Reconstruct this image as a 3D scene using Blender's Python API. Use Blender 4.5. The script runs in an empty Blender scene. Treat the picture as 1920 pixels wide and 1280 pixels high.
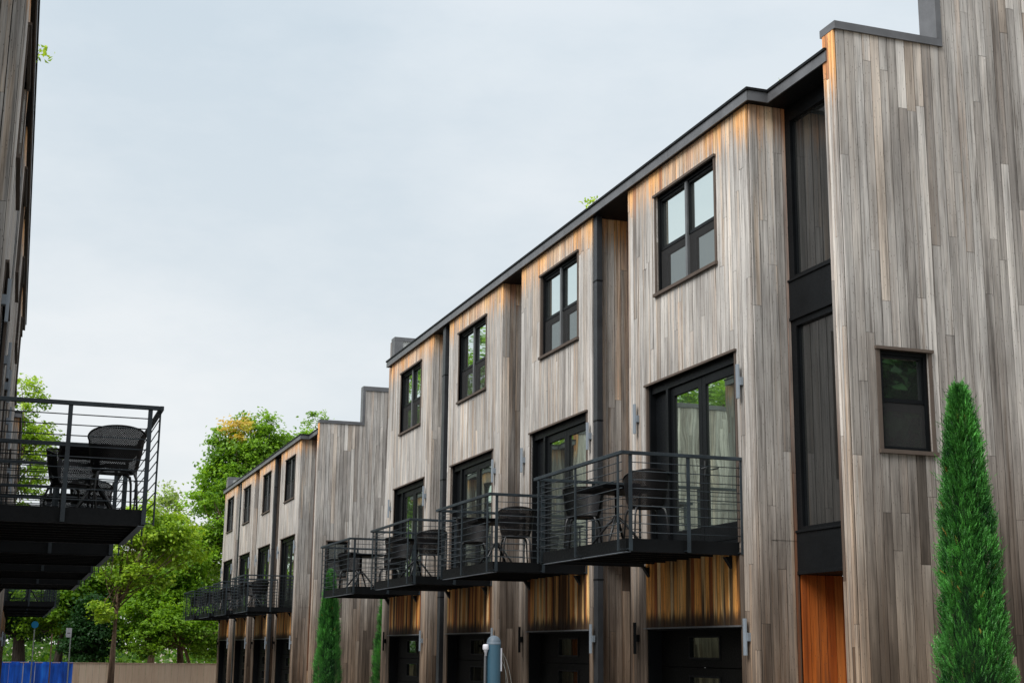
import bpy, math, random
import numpy as np
from mathutils import Vector, Matrix

random.seed(7); RNG = np.random.default_rng(7)
S = bpy.context.scene
COL = S.collection
H = 1.75                                   # eye height above the lane

# ------------------------------------------------------------------ camera
cam_d = bpy.data.cameras.new('camera'); cam = bpy.data.objects.new('camera', cam_d); COL.objects.link(cam)
cr = Vector((0.94479, -0.32749, 0.01082)); cu = Vector((-0.08027, -0.19933, 0.97664)); cf = Vector((0.31768, 0.92359, 0.21461))
M4 = Matrix(((cr.x, cu.x, -cf.x, 0), (cr.y, cu.y, -cf.y, 0), (cr.z, cu.z, -cf.z, H), (0, 0, 0, 1)))
cam.matrix_world = M4
cam_d.sensor_width = 36; cam_d.lens = 49.4757; cam_d.clip_start = .05; cam_d.clip_end = 3000
S.camera = cam

# ------------------------------------------------------------------ world, sun, exposure
SUN_EL, SUN_AZ = math.radians(46), math.radians(248)      # over the left-hand roofs, a little behind the camera
w = bpy.data.worlds.new('World'); S.world = w; w.use_nodes = True
nt = w.node_tree; nt.nodes.clear()
def N(t, typ, **kw):
    n = t.nodes.new(typ)
    for k, v in kw.items():
        if k.startswith('i_'):
            key = k[2:]; key = int(key) if key.isdigit() else key
            n.inputs[key].default_value = v
        else: setattr(n, k, v)
    return n
def ramp(t, stops, interp='LINEAR'):
    n = t.nodes.new('ShaderNodeValToRGB'); n.color_ramp.interpolation = interp
    el = n.color_ramp.elements
    while len(el) < len(stops): el.new(.5)
    for e, (p, c) in zip(el, stops):
        e.position = p; e.color = (*c, 1) if len(c) == 3 else c
    return n
sky = N(nt, 'ShaderNodeTexSky', sky_type='NISHITA', sun_disc=False, sun_elevation=SUN_EL, sun_rotation=SUN_AZ)
bgA = N(nt, 'ShaderNodeBackground'); bgA.inputs[1].default_value = .08
bgB = N(nt, 'ShaderNodeBackground'); bgB.inputs[1].default_value = 1.0
tc = N(nt, 'ShaderNodeTexCoord'); sep = N(nt, 'ShaderNodeSeparateXYZ')
grad = ramp(nt, [(0, (.90, .92, .92)), (.14, (.87, .92, .94)), (.42, (.74, .835, .90)), (.6, (1.05, 1.08, 1.12)), (1, (1.5, 1.52, 1.55))])
noi = N(nt, 'ShaderNodeTexNoise', i_Scale=3.0, i_Detail=6.0, i_Roughness=.6)
mpw = N(nt, 'ShaderNodeMapping'); mpw.inputs['Scale'].default_value = (1, 1, 2.4)
nr = ramp(nt, [(.36, (.92, .935, .955)), (.62, (1.08, 1.05, 1.04))])
mul = N(nt, 'ShaderNodeMix', data_type='RGBA', blend_type='MULTIPLY'); mul.inputs[0].default_value = 1
mixs = N(nt, 'ShaderNodeMixShader'); mixs.inputs[0].default_value = .9
out = N(nt, 'ShaderNodeOutputWorld'); L = nt.links.new
L(tc.outputs['Generated'], sep.inputs[0]); L(sep.outputs[2], grad.inputs[0]); L(tc.outputs['Generated'], mpw.inputs[0]); L(mpw.outputs[0], noi.inputs['Vector'])
L(noi.outputs[0], nr.inputs[0]); L(grad.outputs[0], mul.inputs[6]); L(nr.outputs[0], mul.inputs[7]); L(mul.outputs[2], bgB.inputs[0])
L(sky.outputs[0], bgA.inputs[0]); L(bgA.outputs[0], mixs.inputs[1]); L(bgB.outputs[0], mixs.inputs[2]); L(mixs.outputs[0], out.inputs[0])

sd = bpy.data.lights.new('sun', 'SUN'); so = bpy.data.objects.new('sun', sd); COL.objects.link(so)
sd.energy = 4.3; sd.angle = math.radians(40); sd.color = (1, .975, .94)
sdir = Vector((math.sin(SUN_AZ) * math.cos(SUN_EL), math.cos(SUN_AZ) * math.cos(SUN_EL), math.sin(SUN_EL)))
so.rotation_euler = sdir.to_track_quat('Z', 'Y').to_euler()
S.view_settings.view_transform = 'Standard'; S.view_settings.look = 'None'
S.view_settings.exposure = 0; S.view_settings.gamma = 1; S.view_settings.use_curve_mapping = False

# ------------------------------------------------------------------ materials
def newmat(name):
    m = bpy.data.materials.new(name); m.use_nodes = True; t = m.node_tree; t.nodes.clear()
    o = t.nodes.new('ShaderNodeOutputMaterial'); return m, t, o
def prin(t, o, **kw):
    b = t.nodes.new('ShaderNodeBsdfPrincipled')
    for k, v in kw.items(): b.inputs[k].default_value = v
    t.links.new(b.outputs[0], o.inputs[0]); return b
def math_(t, op, a, b=None, clamp=False):
    n = t.nodes.new('ShaderNodeMath'); n.operation = op; n.use_clamp = clamp
    for i, x in enumerate((a, b)):
        if x is None: continue
        if isinstance(x, (int, float)): n.inputs[i].default_value = x
        else: t.links.new(x, n.inputs[i])
    return n.outputs[0]
def maprange(t, v, a, b, c=0, d=1):
    n = t.nodes.new('ShaderNodeMapRange'); n.interpolation_type = 'SMOOTHSTEP'
    t.links.new(v, n.inputs[0])
    for i, x in zip((1, 2, 3, 4), (a, b, c, d)): n.inputs[i].default_value = x
    return n.outputs[0]
def mixc(t, f, a, b, mode='MIX'):
    n = t.nodes.new('ShaderNodeMix'); n.data_type = 'RGBA'; n.blend_type = mode
    for i, x in ((0, f), (6, a), (7, b)):
        if isinstance(x, (int, float)): n.inputs[i].default_value = x
        elif isinstance(x, tuple): n.inputs[i].default_value = (*x, 1)
        else: t.links.new(x, n.inputs[i])
    return n.outputs[2]

def metal_mat(name, col, rough=.45, spec=.5, var=.25):
    m, t, o = newmat(name); b = prin(t, o, Roughness=rough)
    b.inputs['Specular IOR Level'].default_value = spec
    c = N(t, 'ShaderNodeTexCoord'); n = N(t, 'ShaderNodeTexNoise', i_Scale=3.0, i_Detail=6.0, i_Roughness=.65)
    t.links.new(c.outputs['Object'], n.inputs['Vector'])
    r = ramp(t, [(.3, tuple(x * (1 - var) for x in col)), (.7, tuple(x * (1 + var) for x in col))])
    t.links.new(n.outputs[0], r.inputs[0]); t.links.new(r.outputs[0], b.inputs['Base Color'])
    n2 = N(t, 'ShaderNodeTexNoise', i_Scale=40.0, i_Detail=2.0)
    t.links.new(c.outputs['Object'], n2.inputs['Vector'])
    t.links.new(maprange(t, n2.outputs[0], .2, .8, rough - .1, rough + .12), b.inputs['Roughness'])
    return m

def wood_mat(name, mode='clad', ztop=8.75):
    """weathered cedar boards; tone attribute: r,g random per board, b = sheltered (fresh) amount"""
    m, t, o = newmat(name); b = prin(t, o, Roughness=.8); b.inputs['Specular IOR Level'].default_value = .25
    a = N(t, 'ShaderNodeAttribute', attribute_name='tone'); sa = N(t, 'ShaderNodeSeparateColor'); t.links.new(a.outputs['Color'], sa.inputs[0])
    R, G, B = sa.outputs
    c = N(t, 'ShaderNodeTexCoord'); sx = N(t, 'ShaderNodeSeparateXYZ'); t.links.new(c.outputs['Object'], sx.inputs[0]); z = sx.outputs[2]
    def noise(sc, detail=4, rough=.6, wmul=37, dist=0):
        mp = N(t, 'ShaderNodeMapping'); mp.inputs['Scale'].default_value = sc; t.links.new(c.outputs['Object'], mp.inputs[0])
        n = N(t, 'ShaderNodeTexNoise', noise_dimensions='4D', i_Scale=1.0, i_Detail=float(detail), i_Roughness=rough, i_Distortion=dist)
        t.links.new(mp.outputs[0], n.inputs['Vector']); t.links.new(math_(t, 'MULTIPLY', R, wmul), n.inputs['W'])
        return n.outputs[0]
    grain = noise((42, 42, .9), 5, .7)
    fine = noise((110, 110, 3), 3, .6)
    grain2 = noise((22, 22, .6), 5, .75, wmul=91)
    blot = noise((3.5, 3.5, .7), 4, .6)
    streak = noise((24, 24, .5), 5, .72)
    big = noise((.45, .45, .35), 3, .55, wmul=0)
    # weathered base colours per board
    rb = ramp(t, [(0, (.075, .066, .058)), (.2, (.17, .155, .142)), (.45, (.295, .280, .262)), (.7, (.40, .387, .368)), (1, (.54, .52, .49))])
    lowf = maprange(t, z, .5, 7.0, -.36, .10)  # darker low down: real board tone plus lane shade put into the colour
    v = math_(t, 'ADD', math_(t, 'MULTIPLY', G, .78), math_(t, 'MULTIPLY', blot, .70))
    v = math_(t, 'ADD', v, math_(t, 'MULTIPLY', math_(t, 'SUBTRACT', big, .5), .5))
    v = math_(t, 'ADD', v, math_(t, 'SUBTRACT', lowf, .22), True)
    t.links.new(v, rb.inputs[0]); col = rb.outputs[0]
    # browner boards low down, random brown boards
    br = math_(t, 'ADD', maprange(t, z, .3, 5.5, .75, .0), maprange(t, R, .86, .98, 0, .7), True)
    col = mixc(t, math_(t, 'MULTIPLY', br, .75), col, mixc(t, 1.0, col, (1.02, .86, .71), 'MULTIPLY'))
    # fresh orange cedar where the wood is sheltered
    fr = ramp(t, [(0, (.16, .055, .018)), (.25, (.42, .13, .03)), (.55, (.86, .42, .11)), (.8, (.92, .60, .25)), (1, (.84, .64, .38))])
    t.links.new(math_(t, 'ADD', math_(t, 'MULTIPLY', G, .8), math_(t, 'MULTIPLY', math_(t, 'SUBTRACT', blot, .3), .5), True), fr.inputs[0])
    top = maprange(t, math_(t, 'ADD', z, math_(t, 'MULTIPLY', math_(t, 'SUBTRACT', streak, .5), 1.9)), ztop - .60, ztop - .05, 0, 1)
    wy = math_(t, 'MULTIPLY', top, math_(t, 'MULTIPLY', maprange(t, B, .02, .2, 0, 1), 1.0))
    tanw = mixc(t, .3, fr.outputs[0], (.74, .46, .26))
    col = mixc(t, math_(t, 'MULTIPLY', wy, .9), col, tanw)
    sh = maprange(t, math_(t, 'ADD', B, math_(t, 'MULTIPLY', math_(t, 'SUBTRACT', streak, .5), .35)), .42, .72, 0, 1)
    col = mixc(t, sh, col, fr.outputs[0])
    # warm tinge on some boards
    tinge = math_(t, 'MULTIPLY', maprange(t, R, .14, .0, 0, .4), maprange(t, streak, .4, .65, 0, 1))
    col = mixc(t, tinge, col, mixc(t, 1.0, col, (1.35, .98, .70), 'MULTIPLY'))
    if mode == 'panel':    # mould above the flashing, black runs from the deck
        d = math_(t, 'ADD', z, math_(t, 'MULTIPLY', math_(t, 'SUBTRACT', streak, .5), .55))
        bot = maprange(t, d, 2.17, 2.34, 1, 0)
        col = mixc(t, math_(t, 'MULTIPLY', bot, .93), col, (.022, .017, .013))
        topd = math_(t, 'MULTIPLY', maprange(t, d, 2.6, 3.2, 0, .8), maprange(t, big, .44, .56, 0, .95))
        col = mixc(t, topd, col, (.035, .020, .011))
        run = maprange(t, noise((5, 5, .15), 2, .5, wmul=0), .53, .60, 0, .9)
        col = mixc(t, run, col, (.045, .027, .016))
    gr = math_(t, 'ADD', math_(t, 'MULTIPLY', grain, .6), math_(t, 'MULTIPLY', fine, .4))
    g1 = ramp(t, [(.30, (.50, .48, .47)), (.47, (.95, .95, .95)), (.70, (1.30, 1.29, 1.28))]); t.links.new(gr, g1.inputs[0])
    col = mixc(t, 1.0, col, g1.outputs[0], 'MULTIPLY')
    g2 = ramp(t, [(.34, (.48, .47, .46)), (.48, (.98, .98, .98)), (.64, (1.30, 1.29, 1.28))]); t.links.new(grain2, g2.inputs[0])
    col = mixc(t, 1.0, col, g2.outputs[0], 'MULTIPLY')
    bl2 = noise((2.2, 2.2, .5), 4, .6, wmul=0); g3 = ramp(t, [(.34, (.74, .73, .72)), (.5, (1, 1, 1)), (.66, (1.16, 1.15, 1.13))]); t.links.new(bl2, g3.inputs[0])
    col = mixc(t, 1.0, col, g3.outputs[0], 'MULTIPLY')
    # black weather streaks and knots
    st = math_(t, 'MULTIPLY', maprange(t, streak, .54, .66, 0, .85), maprange(t, blot, .44, .56, 0, 1))
    col = mixc(t, st, col, (.075, .062, .052))
    tanp = math_(t, 'MULTIPLY', maprange(t, noise((11, 11, .22), 4, .6, wmul=9), .50, .66, 0, .55), maprange(t, B, .02, .12, .25, 1))
    col = mixc(t, tanp, col, mixc(t, 1.0, col, (1.30, 1.04, .80), 'MULTIPLY'))
    col = mixc(t, maprange(t, z, 4.2, .6, 0, .85), col, mixc(t, 1.0, col, (.80, .68, .57), 'MULTIPLY')) if mode == 'clad' else col  # browner lower boards, with the dimmer light of the lane painted in
    if mode == 'oiled': col = mixc(t, 1.0, mixc(t, .35, col, (.50, .15, .03)), (.58, .36, .24), 'MULTIPLY')
    run2 = maprange(t, noise((13, 13, .16), 4, .7, wmul=0), .57, .70, 0, .75)
    col = mixc(t, run2, col, mixc(t, 1.0, col, (.42, .36, .31), 'MULTIPLY'))
    low_stain_shade = math_(t, 'MULTIPLY', maprange(t, math_(t, 'ADD', z, math_(t, 'MULTIPLY', math_(t, 'SUBTRACT', streak, .5), 3.0)), 3.6, .6, 0, .6), maprange(t, noise((7, 7, .3), 3, .6, wmul=0), .48, .6, 0, 1))  # low stains, deepened by painted shade near the ground
    col = mixc(t, low_stain_shade, col, (.055, .040, .030))
    vo = N(t, 'ShaderNodeTexVoronoi', voronoi_dimensions='3D'); mpv = N(t, 'ShaderNodeMapping'); mpv.inputs['Scale'].default_value = (8, 8, 2.2)
    addv = N(t, 'ShaderNodeVectorMath', operation='ADD'); cmb = N(t, 'ShaderNodeCombineXYZ'); t.links.new(math_(t, 'MULTIPLY', R, 60), cmb.inputs[2])
    t.links.new(c.outputs['Object'], addv.inputs[0]); t.links.new(cmb.outputs[0], addv.inputs[1]); t.links.new(addv.outputs[0], mpv.inputs[0]); t.links.new(mpv.outputs[0], vo.inputs['Vector'])
    kn = maprange(t, vo.outputs['Distance'], .06, .17, .8, 0)
    col = mixc(t, kn, col, (.06, .045, .035))
    t.links.new(col, b.inputs['Base Color'])
    bp = N(t, 'ShaderNodeBump', i_Strength=.5, i_Distance=.006); t.links.new(gr, bp.inputs['Height']); t.links.new(bp.outputs[0], b.inputs['Normal'])
    return m

def flat_mat(name, col, rough=.7, spec=.3):
    m, t, o = newmat(name); b = prin(t, o, Roughness=rough); b.inputs['Specular IOR Level'].default_value = spec
    c = N(t, 'ShaderNodeTexCoord'); n = N(t, 'ShaderNodeTexNoise', i_Scale=2.0, i_Detail=8.0, i_Roughness=.7); t.links.new(c.outputs['Object'], n.inputs['Vector'])
    r = ramp(t, [(.3, tuple(x * .8 for x in col)), (.7, tuple(x * 1.2 for x in col))]); t.links.new(n.outputs[0], r.inputs[0]); t.links.new(r.outputs[0], b.inputs['Base Color'])
    return m

def glass_mat(name, fac=.5, tint=(.78, .86, .83), through=(.5, .55, .52), wave=.003, grime=.04):
    m, t, o = newmat(name)
    gl = N(t, 'ShaderNodeBsdfGlossy'); gl.inputs['Color'].default_value = (*tint, 1); gl.inputs['Roughness'].default_value = .012
    tr = N(t, 'ShaderNodeBsdfTransparent'); tr.inputs['Color'].default_value = (*through, 1)
    df = N(t, 'ShaderNodeBsdfDiffuse'); df.inputs['Color'].default_value = (.35, .38, .37, 1)
    c = N(t, 'ShaderNodeTexCoord'); n = N(t, 'ShaderNodeTexNoise', i_Scale=2.2, i_Detail=0.0); t.links.new(c.outputs['Object'], n.inputs['Vector'])
    bp = N(t, 'ShaderNodeBump', i_Strength=wave, i_Distance=.25); t.links.new(n.outputs[0], bp.inputs['Height']); t.links.new(bp.outputs[0], gl.inputs['Normal'])
    lw = N(t, 'ShaderNodeFresnel', i_IOR=1.6)
    f = math_(t, 'ADD', math_(t, 'MULTIPLY', lw.outputs[0], 1.2), fac, True)
    m1 = N(t, 'ShaderNodeMixShader'); t.links.new(f, m1.inputs[0]); t.links.new(tr.outputs[0], m1.inputs[1]); t.links.new(gl.outputs[0], m1.inputs[2])
    m2 = N(t, 'ShaderNodeMixShader'); m2.inputs[0].default_value = grime; t.links.new(m1.outputs[0], m2.inputs[1]); t.links.new(df.outputs[0], m2.inputs[2])
    t.links.new(m2.outputs[0], o.inputs[0]); return m

def screen_mat():
    m, t, o = newmat('insect_screen')
    df = N(t, 'ShaderNodeBsdfDiffuse'); df.inputs['Color'].default_value = (.055, .055, .055, 1)
    tr = N(t, 'ShaderNodeBsdfTransparent'); mx = N(t, 'ShaderNodeMixShader'); mx.inputs[0].default_value = .45
    t.links.new(tr.outputs[0], mx.inputs[1]); t.links.new(df.outputs[0], mx.inputs[2]); t.links.new(mx.outputs[0], o.inputs[0]); return m

def leaf_mat(name, dark, light, trans=.35):
    m, t, o = newmat(name)
    a = N(t, 'ShaderNodeAttribute', attribute_name='tone'); sa = N(t, 'ShaderNodeSeparateColor'); t.links.new(a.outputs['Color'], sa.inputs[0])
    r = ramp(t, [(0, dark), (1, light)]); t.links.new(sa.outputs[0], r.inputs[0])
    warm = ramp(t, [(0, (.55, .26, .06)), (1, (.75, .48, .13))]); t.links.new(sa.outputs[0], warm.inputs[0])
    col = mixc(t, sa.outputs[2], r.outputs[0], warm.outputs[0])
    p = N(t, 'ShaderNodeBsdfPrincipled'); p.inputs['Roughness'].default_value = .5; p.inputs['Specular IOR Level'].default_value = .35
    tl = N(t, 'ShaderNodeBsdfTranslucent'); mx = N(t, 'ShaderNodeMixShader'); mx.inputs[0].default_value = trans
    t.links.new(col, p.inputs['Base Color']); t.links.new(mixc(t, 1.0, col, (1.5, 1.4, .8), 'MULTIPLY'), tl.inputs['Color'])
    t.links.new(p.outputs[0], mx.inputs[1]); t.links.new(tl.outputs[0], mx.inputs[2]); t.links.new(mx.outputs[0], o.inputs[0]); return m

def bark_mat(name, col):
    m, t, o = newmat(name); b = prin(t, o, Roughness=.9)
    c = N(t, 'ShaderNodeTexCoord'); mp = N(t, 'ShaderNodeMapping'); mp.inputs['Scale'].default_value = (18, 18, 3); n = N(t, 'ShaderNodeTexNoise', i_Scale=1.0, i_Detail=6.0)
    t.links.new(c.outputs['Object'], mp.inputs[0]); t.links.new(mp.outputs[0], n.inputs['Vector'])
    r = ramp(t, [(.3, tuple(x * .45 for x in col)), (.7, tuple(x * 1.3 for x in col))]); t.links.new(n.outputs[0], r.inputs[0]); t.links.new(r.outputs[0], b.inputs['Base Color']); return m

def perf_mat():
    m, t, o = newmat('perforated_metal'); b = N(t, 'ShaderNodeBsdfPrincipled'); b.inputs['Base Color'].default_value = (.006, .006, .007, 1); b.inputs['Roughness'].default_value = .5; b.inputs['Specular IOR Level'].default_value = .2
    uv = N(t, 'ShaderNodeUVMap'); s = N(t, 'ShaderNodeSeparateXYZ'); t.links.new(uv.outputs[0], s.inputs[0])
    u = math_(t, 'SINE', math_(t, 'MULTIPLY', s.outputs[0], 2 * math.pi / .020)); v = math_(t, 'SINE', math_(t, 'MULTIPLY', s.outputs[1], 2 * math.pi / .020))
    h = math_(t, 'GREATER_THAN', math_(t, 'MULTIPLY', u, v), .84)
    tr = N(t, 'ShaderNodeBsdfTransparent'); mx = N(t, 'ShaderNodeMixShader'); t.links.new(h, mx.inputs[0]); t.links.new(b.outputs[0], mx.inputs[1]); t.links.new(tr.outputs[0], mx.inputs[2]); t.links.new(mx.outputs[0], o.inputs[0]); return m

MT = dict(
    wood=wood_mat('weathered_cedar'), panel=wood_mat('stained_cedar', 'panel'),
    oiled=wood_mat('oiled_cedar', 'oiled'), gap=flat_mat('dark_backing', (.012, .01, .009)),
    fascia=metal_mat('dark_bronze_metal', (.095, .098, .104), .45, .5), fasciain=metal_mat('black_metal', (.005, .006, .007), .55, .15),
    frame=metal_mat('black_frame', (.004, .005, .006), .45, .15), frame2=metal_mat('grey_frame', (.10, .105, .11), .45, .5),
    rail=metal_mat('slate_rail_paint', (.020, .029, .036), .5, .35, .5), deck=metal_mat('dark_deck_board', (.007, .0065, .006), .85, .05),
    pipe=metal_mat('dark_pipe', (.03, .033, .037), .45, .4), lamp=metal_mat('galvanised_grey', (.18, .21, .24), .55, .3, .12),
    trim=flat_mat('trim_wood', (.085, .065, .052), .7), glass=glass_mat('window_glass', .42), doorglass=glass_mat('door_glass', .22, (.60, .70, .60), (.4, .46, .4), .0025),
    stairglass=glass_mat('stair_glass', .0, (.17, .17, .175), (.7, .72, .7), .003), darkglass=glass_mat('garage_glass', -.05, (.16, .2, .16), (.25, .3, .27), .004, .02),
    screen=screen_mat(), room=flat_mat('dark_room', (.035, .033, .03), .9), curtain=flat_mat('pale_blind', (.26, .30, .20), .9),
    garage=metal_mat('garage_black', (.005, .005, .0045), .6, .1), roofm=flat_mat('roof_membrane', (.42, .43, .42), .9),
    bark=bark_mat('bark', (.20, .13, .085)), barkd=bark_mat('dark_bark', (.07, .055, .045)), perf=perf_mat(),
    furn=metal_mat('black_furniture', (.006, .006, .007), .5, .2), legm=metal_mat('steel_leg', (.022, .023, .025), .4, .5),
)

# ------------------------------------------------------------------ mesh helpers
class MB:
    def __init__(s): s.v = []; s.f = []; s.m = []; s.c = []
    def poly(s, pts, mi=0, tone=(.5, .5, 0)):
        k = len(s.v); s.v += [tuple(p) for p in pts]; s.c += [tone] * len(pts); s.f.append(tuple(range(k, k + len(pts)))); s.m.append(mi)
    def hexa(s, p, mi=0, tone=(.5, .5, 0), faces=None):
        k = len(s.v); s.v += [tuple(q) for q in p]; s.c += [tone] * 8
        for f in ((0, 3, 2, 1), (4, 5, 6, 7), (0, 1, 5, 4), (1, 2, 6, 5), (2, 3, 7, 6), (3, 0, 4, 7)):
            s.f.append(tuple(k + i for i in f)); s.m.append(mi)
    def box(s, x0, x1, y0, y1, z0, z1, mi=0, tone=(.5, .5, 0)):
        s.hexa([(x0, y0, z0), (x1, y0, z0), (x1, y1, z0), (x0, y1, z0), (x0, y0, z1), (x1, y0, z1), (x1, y1, z1), (x0, y1, z1)], mi, tone)
    def fbox(s, F, u0, u1, z0, z1, d0, d1, mi=0, tone=(.5, .5, 0)):
        s.hexa([F(u0, z0, d0), F(u1, z0, d0), F(u1, z0, d1), F(u0, z0, d1), F(u0, z1, d0), F(u1, z1, d0), F(u1, z1, d1), F(u0, z1, d1)], mi, tone)
    def tube(s, pts, r, n=8, mi=0, tone=(.5, .5, 0)):
        pts = [Vector(p) for p in pts]; rs = r if isinstance(r, (list, tuple)) else [r] * len(pts)
        rings = []
        for i, p in enumerate(pts):
            d = (pts[min(i + 1, len(pts) - 1)] - pts[max(i - 1, 0)]).normalized()
            a = d.cross(Vector((0, 0, 1)));
            if a.length < .05: a = d.cross(Vector((1, 0, 0)))
            a.normalize(); b = d.cross(a); k = len(s.v)
            for j in range(n):
                t = 2 * math.pi * j / n; s.v.append(tuple(p + (a * math.cos(t) + b * math.sin(t)) * rs[i])); s.c.append(tone)
            rings.append(k)
        for i in range(len(rings) - 1):
            for j in range(n):
                s.f.append((rings[i] + j, rings[i] + (j + 1) % n, rings[i + 1] + (j + 1) % n, rings[i + 1] + j)); s.m.append(mi)
        s.f.append(tuple(rings[0] + j for j in reversed(range(n)))); s.m.append(mi)
        s.f.append(tuple(rings[-1] + j for j in range(n))); s.m.append(mi)
    def lathe(s, cx, cy, prof, n=24, mi=0):
        k = len(s.v)
        for r, z in prof:
            for j in range(n):
                t = 2 * math.pi * j / n; s.v.append((cx + r * math.cos(t), cy + r * math.sin(t), z)); s.c.append((.5, .5, 0))
        for i in range(len(prof) - 1):
            for j in range(n):
                s.f.append((k + i * n + j, k + i * n + (j + 1) % n, k + (i + 1) * n + (j + 1) % n, k + (i + 1) * n + j)); s.m.append(mi)
    def build(s, name, mats, parent=None, smooth=False, bevel=0, org=None):
        me = bpy.data.meshes.new(name)
        o3 = np.array(org if org is not None else (ORG if parent is not None else (0, 0, 0)), float)
        vs = np.array(s.v, float) - o3
        me.from_pydata(vs.tolist(), [], s.f)
        mats = mats if isinstance(mats, list) else [mats]
        for m in mats: me.materials.append(m)
        me.polygons.foreach_set('material_index', s.m)
        at = me.color_attributes.new('tone', 'FLOAT_COLOR', 'POINT')
        cc = np.ones((len(s.v), 4), np.float32); cc[:, :3] = np.array(s.c, np.float32); at.data.foreach_set('color', cc.ravel())
        if smooth: me.polygons.foreach_set('use_smooth', [True] * len(s.f))
        me.update()
        o = bpy.data.objects.new(name, me); COL.objects.link(o)
        if parent is not None: o.parent = parent
        if bevel:
            b = o.modifiers.new('bevel', 'BEVEL'); b.width = bevel; b.segments = 2; b.limit_method = 'ANGLE'
        return o
ORG = (0, 0, 0)
def tag(o, label=None, cat=None, group=None, kind=None):
    if label: o['label'] = label
    if cat: o['category'] = cat
    if group: o['group'] = group
    if kind: o['kind'] = kind
    return o
def empty(name, loc):
    o = bpy.data.objects.new(name, None); COL.objects.link(o); o.location = loc; o.empty_display_size = .3; return o
KIDS = {}
def children(o): return [c for c in COL.objects if c.parent == o]
def copy_tree(o, parent=None):
    c = o.copy(); COL.objects.link(c)
    if parent is not None: c.parent = parent
    for ch in children(o): copy_tree(ch, c)
    return c

def PA(X): return lambda u, z, d: (X - d, u, z + H)          # street-side plane (faces -X), u = Y
def PB(Y): return lambda u, z, d: (u, Y - d, z + H)          # plane facing the camera end (faces -Y), u = X
def PC(Y): return lambda u, z, d: (u, Y + d, z + H)          # plane facing away

def clad(b, F, u0, u1, z0, z1, holes=(), warm=0.0, warmfn=None, bw=.118, seed=0, th=.022, joints=True, lo=.05, hi=1.0, ztopfn=None, mi=0, sg=.19, mu=.52):
    """vertical boards with random tones and butt joints, cut round the holes"""
    rd = random.Random(seed * 131 + 5)
    u = u0
    while u < u1 - .002:
        wd = bw * rd.uniform(.94, 1.06)
        ub = min(u + wd, u1)
        if u1 - ub < .03: ub = u1
        top = ztopfn((u + ub) / 2) if ztopfn else z1
        js = []
        if joints:
            q = z0 + rd.uniform(.3, 4.2)
            while q < top - .3: js.append(q); q += rd.uniform(2.0, 6.0)
        cuts = sorted(set([z0, top] + js + [h for hh in holes if hh[0] < ub and hh[1] > u for h in hh[2:4] if z0 < h < top]))
        tone = None
        for a, c in zip(cuts[:-1], cuts[1:]):
            if tone is None or a in js:
                tone = (rd.random(), min(1, max(0, rd.gauss(mu, sg) - (.26 if rd.random() < .07 else 0))), warm)
                pr = rd.uniform(0, .004)
            zm = (a + c) / 2; segs = [(u + .0045, ub - .0045)]
            for hh in holes:
                if hh[2] < zm < hh[3]:
                    ns = []
                    for (p, q2) in segs:
                        if hh[1] <= p or hh[0] >= q2: ns.append((p, q2)); continue
                        if hh[0] > p: ns.append((p, hh[0]))
                        if hh[1] < q2: ns.append((hh[1], q2))
                    segs = ns
            t2 = tone
            if warmfn: t2 = (tone[0], tone[1], warmfn((u + ub) / 2, zm))
            for p, q2 in segs:
                if q2 - p < .006: continue
                zc = c - (.004 if c in js else 0)
                b.fbox(F, p, q2, a, zc, 0, th + pr, mi, t2)
        u = ub

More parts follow.
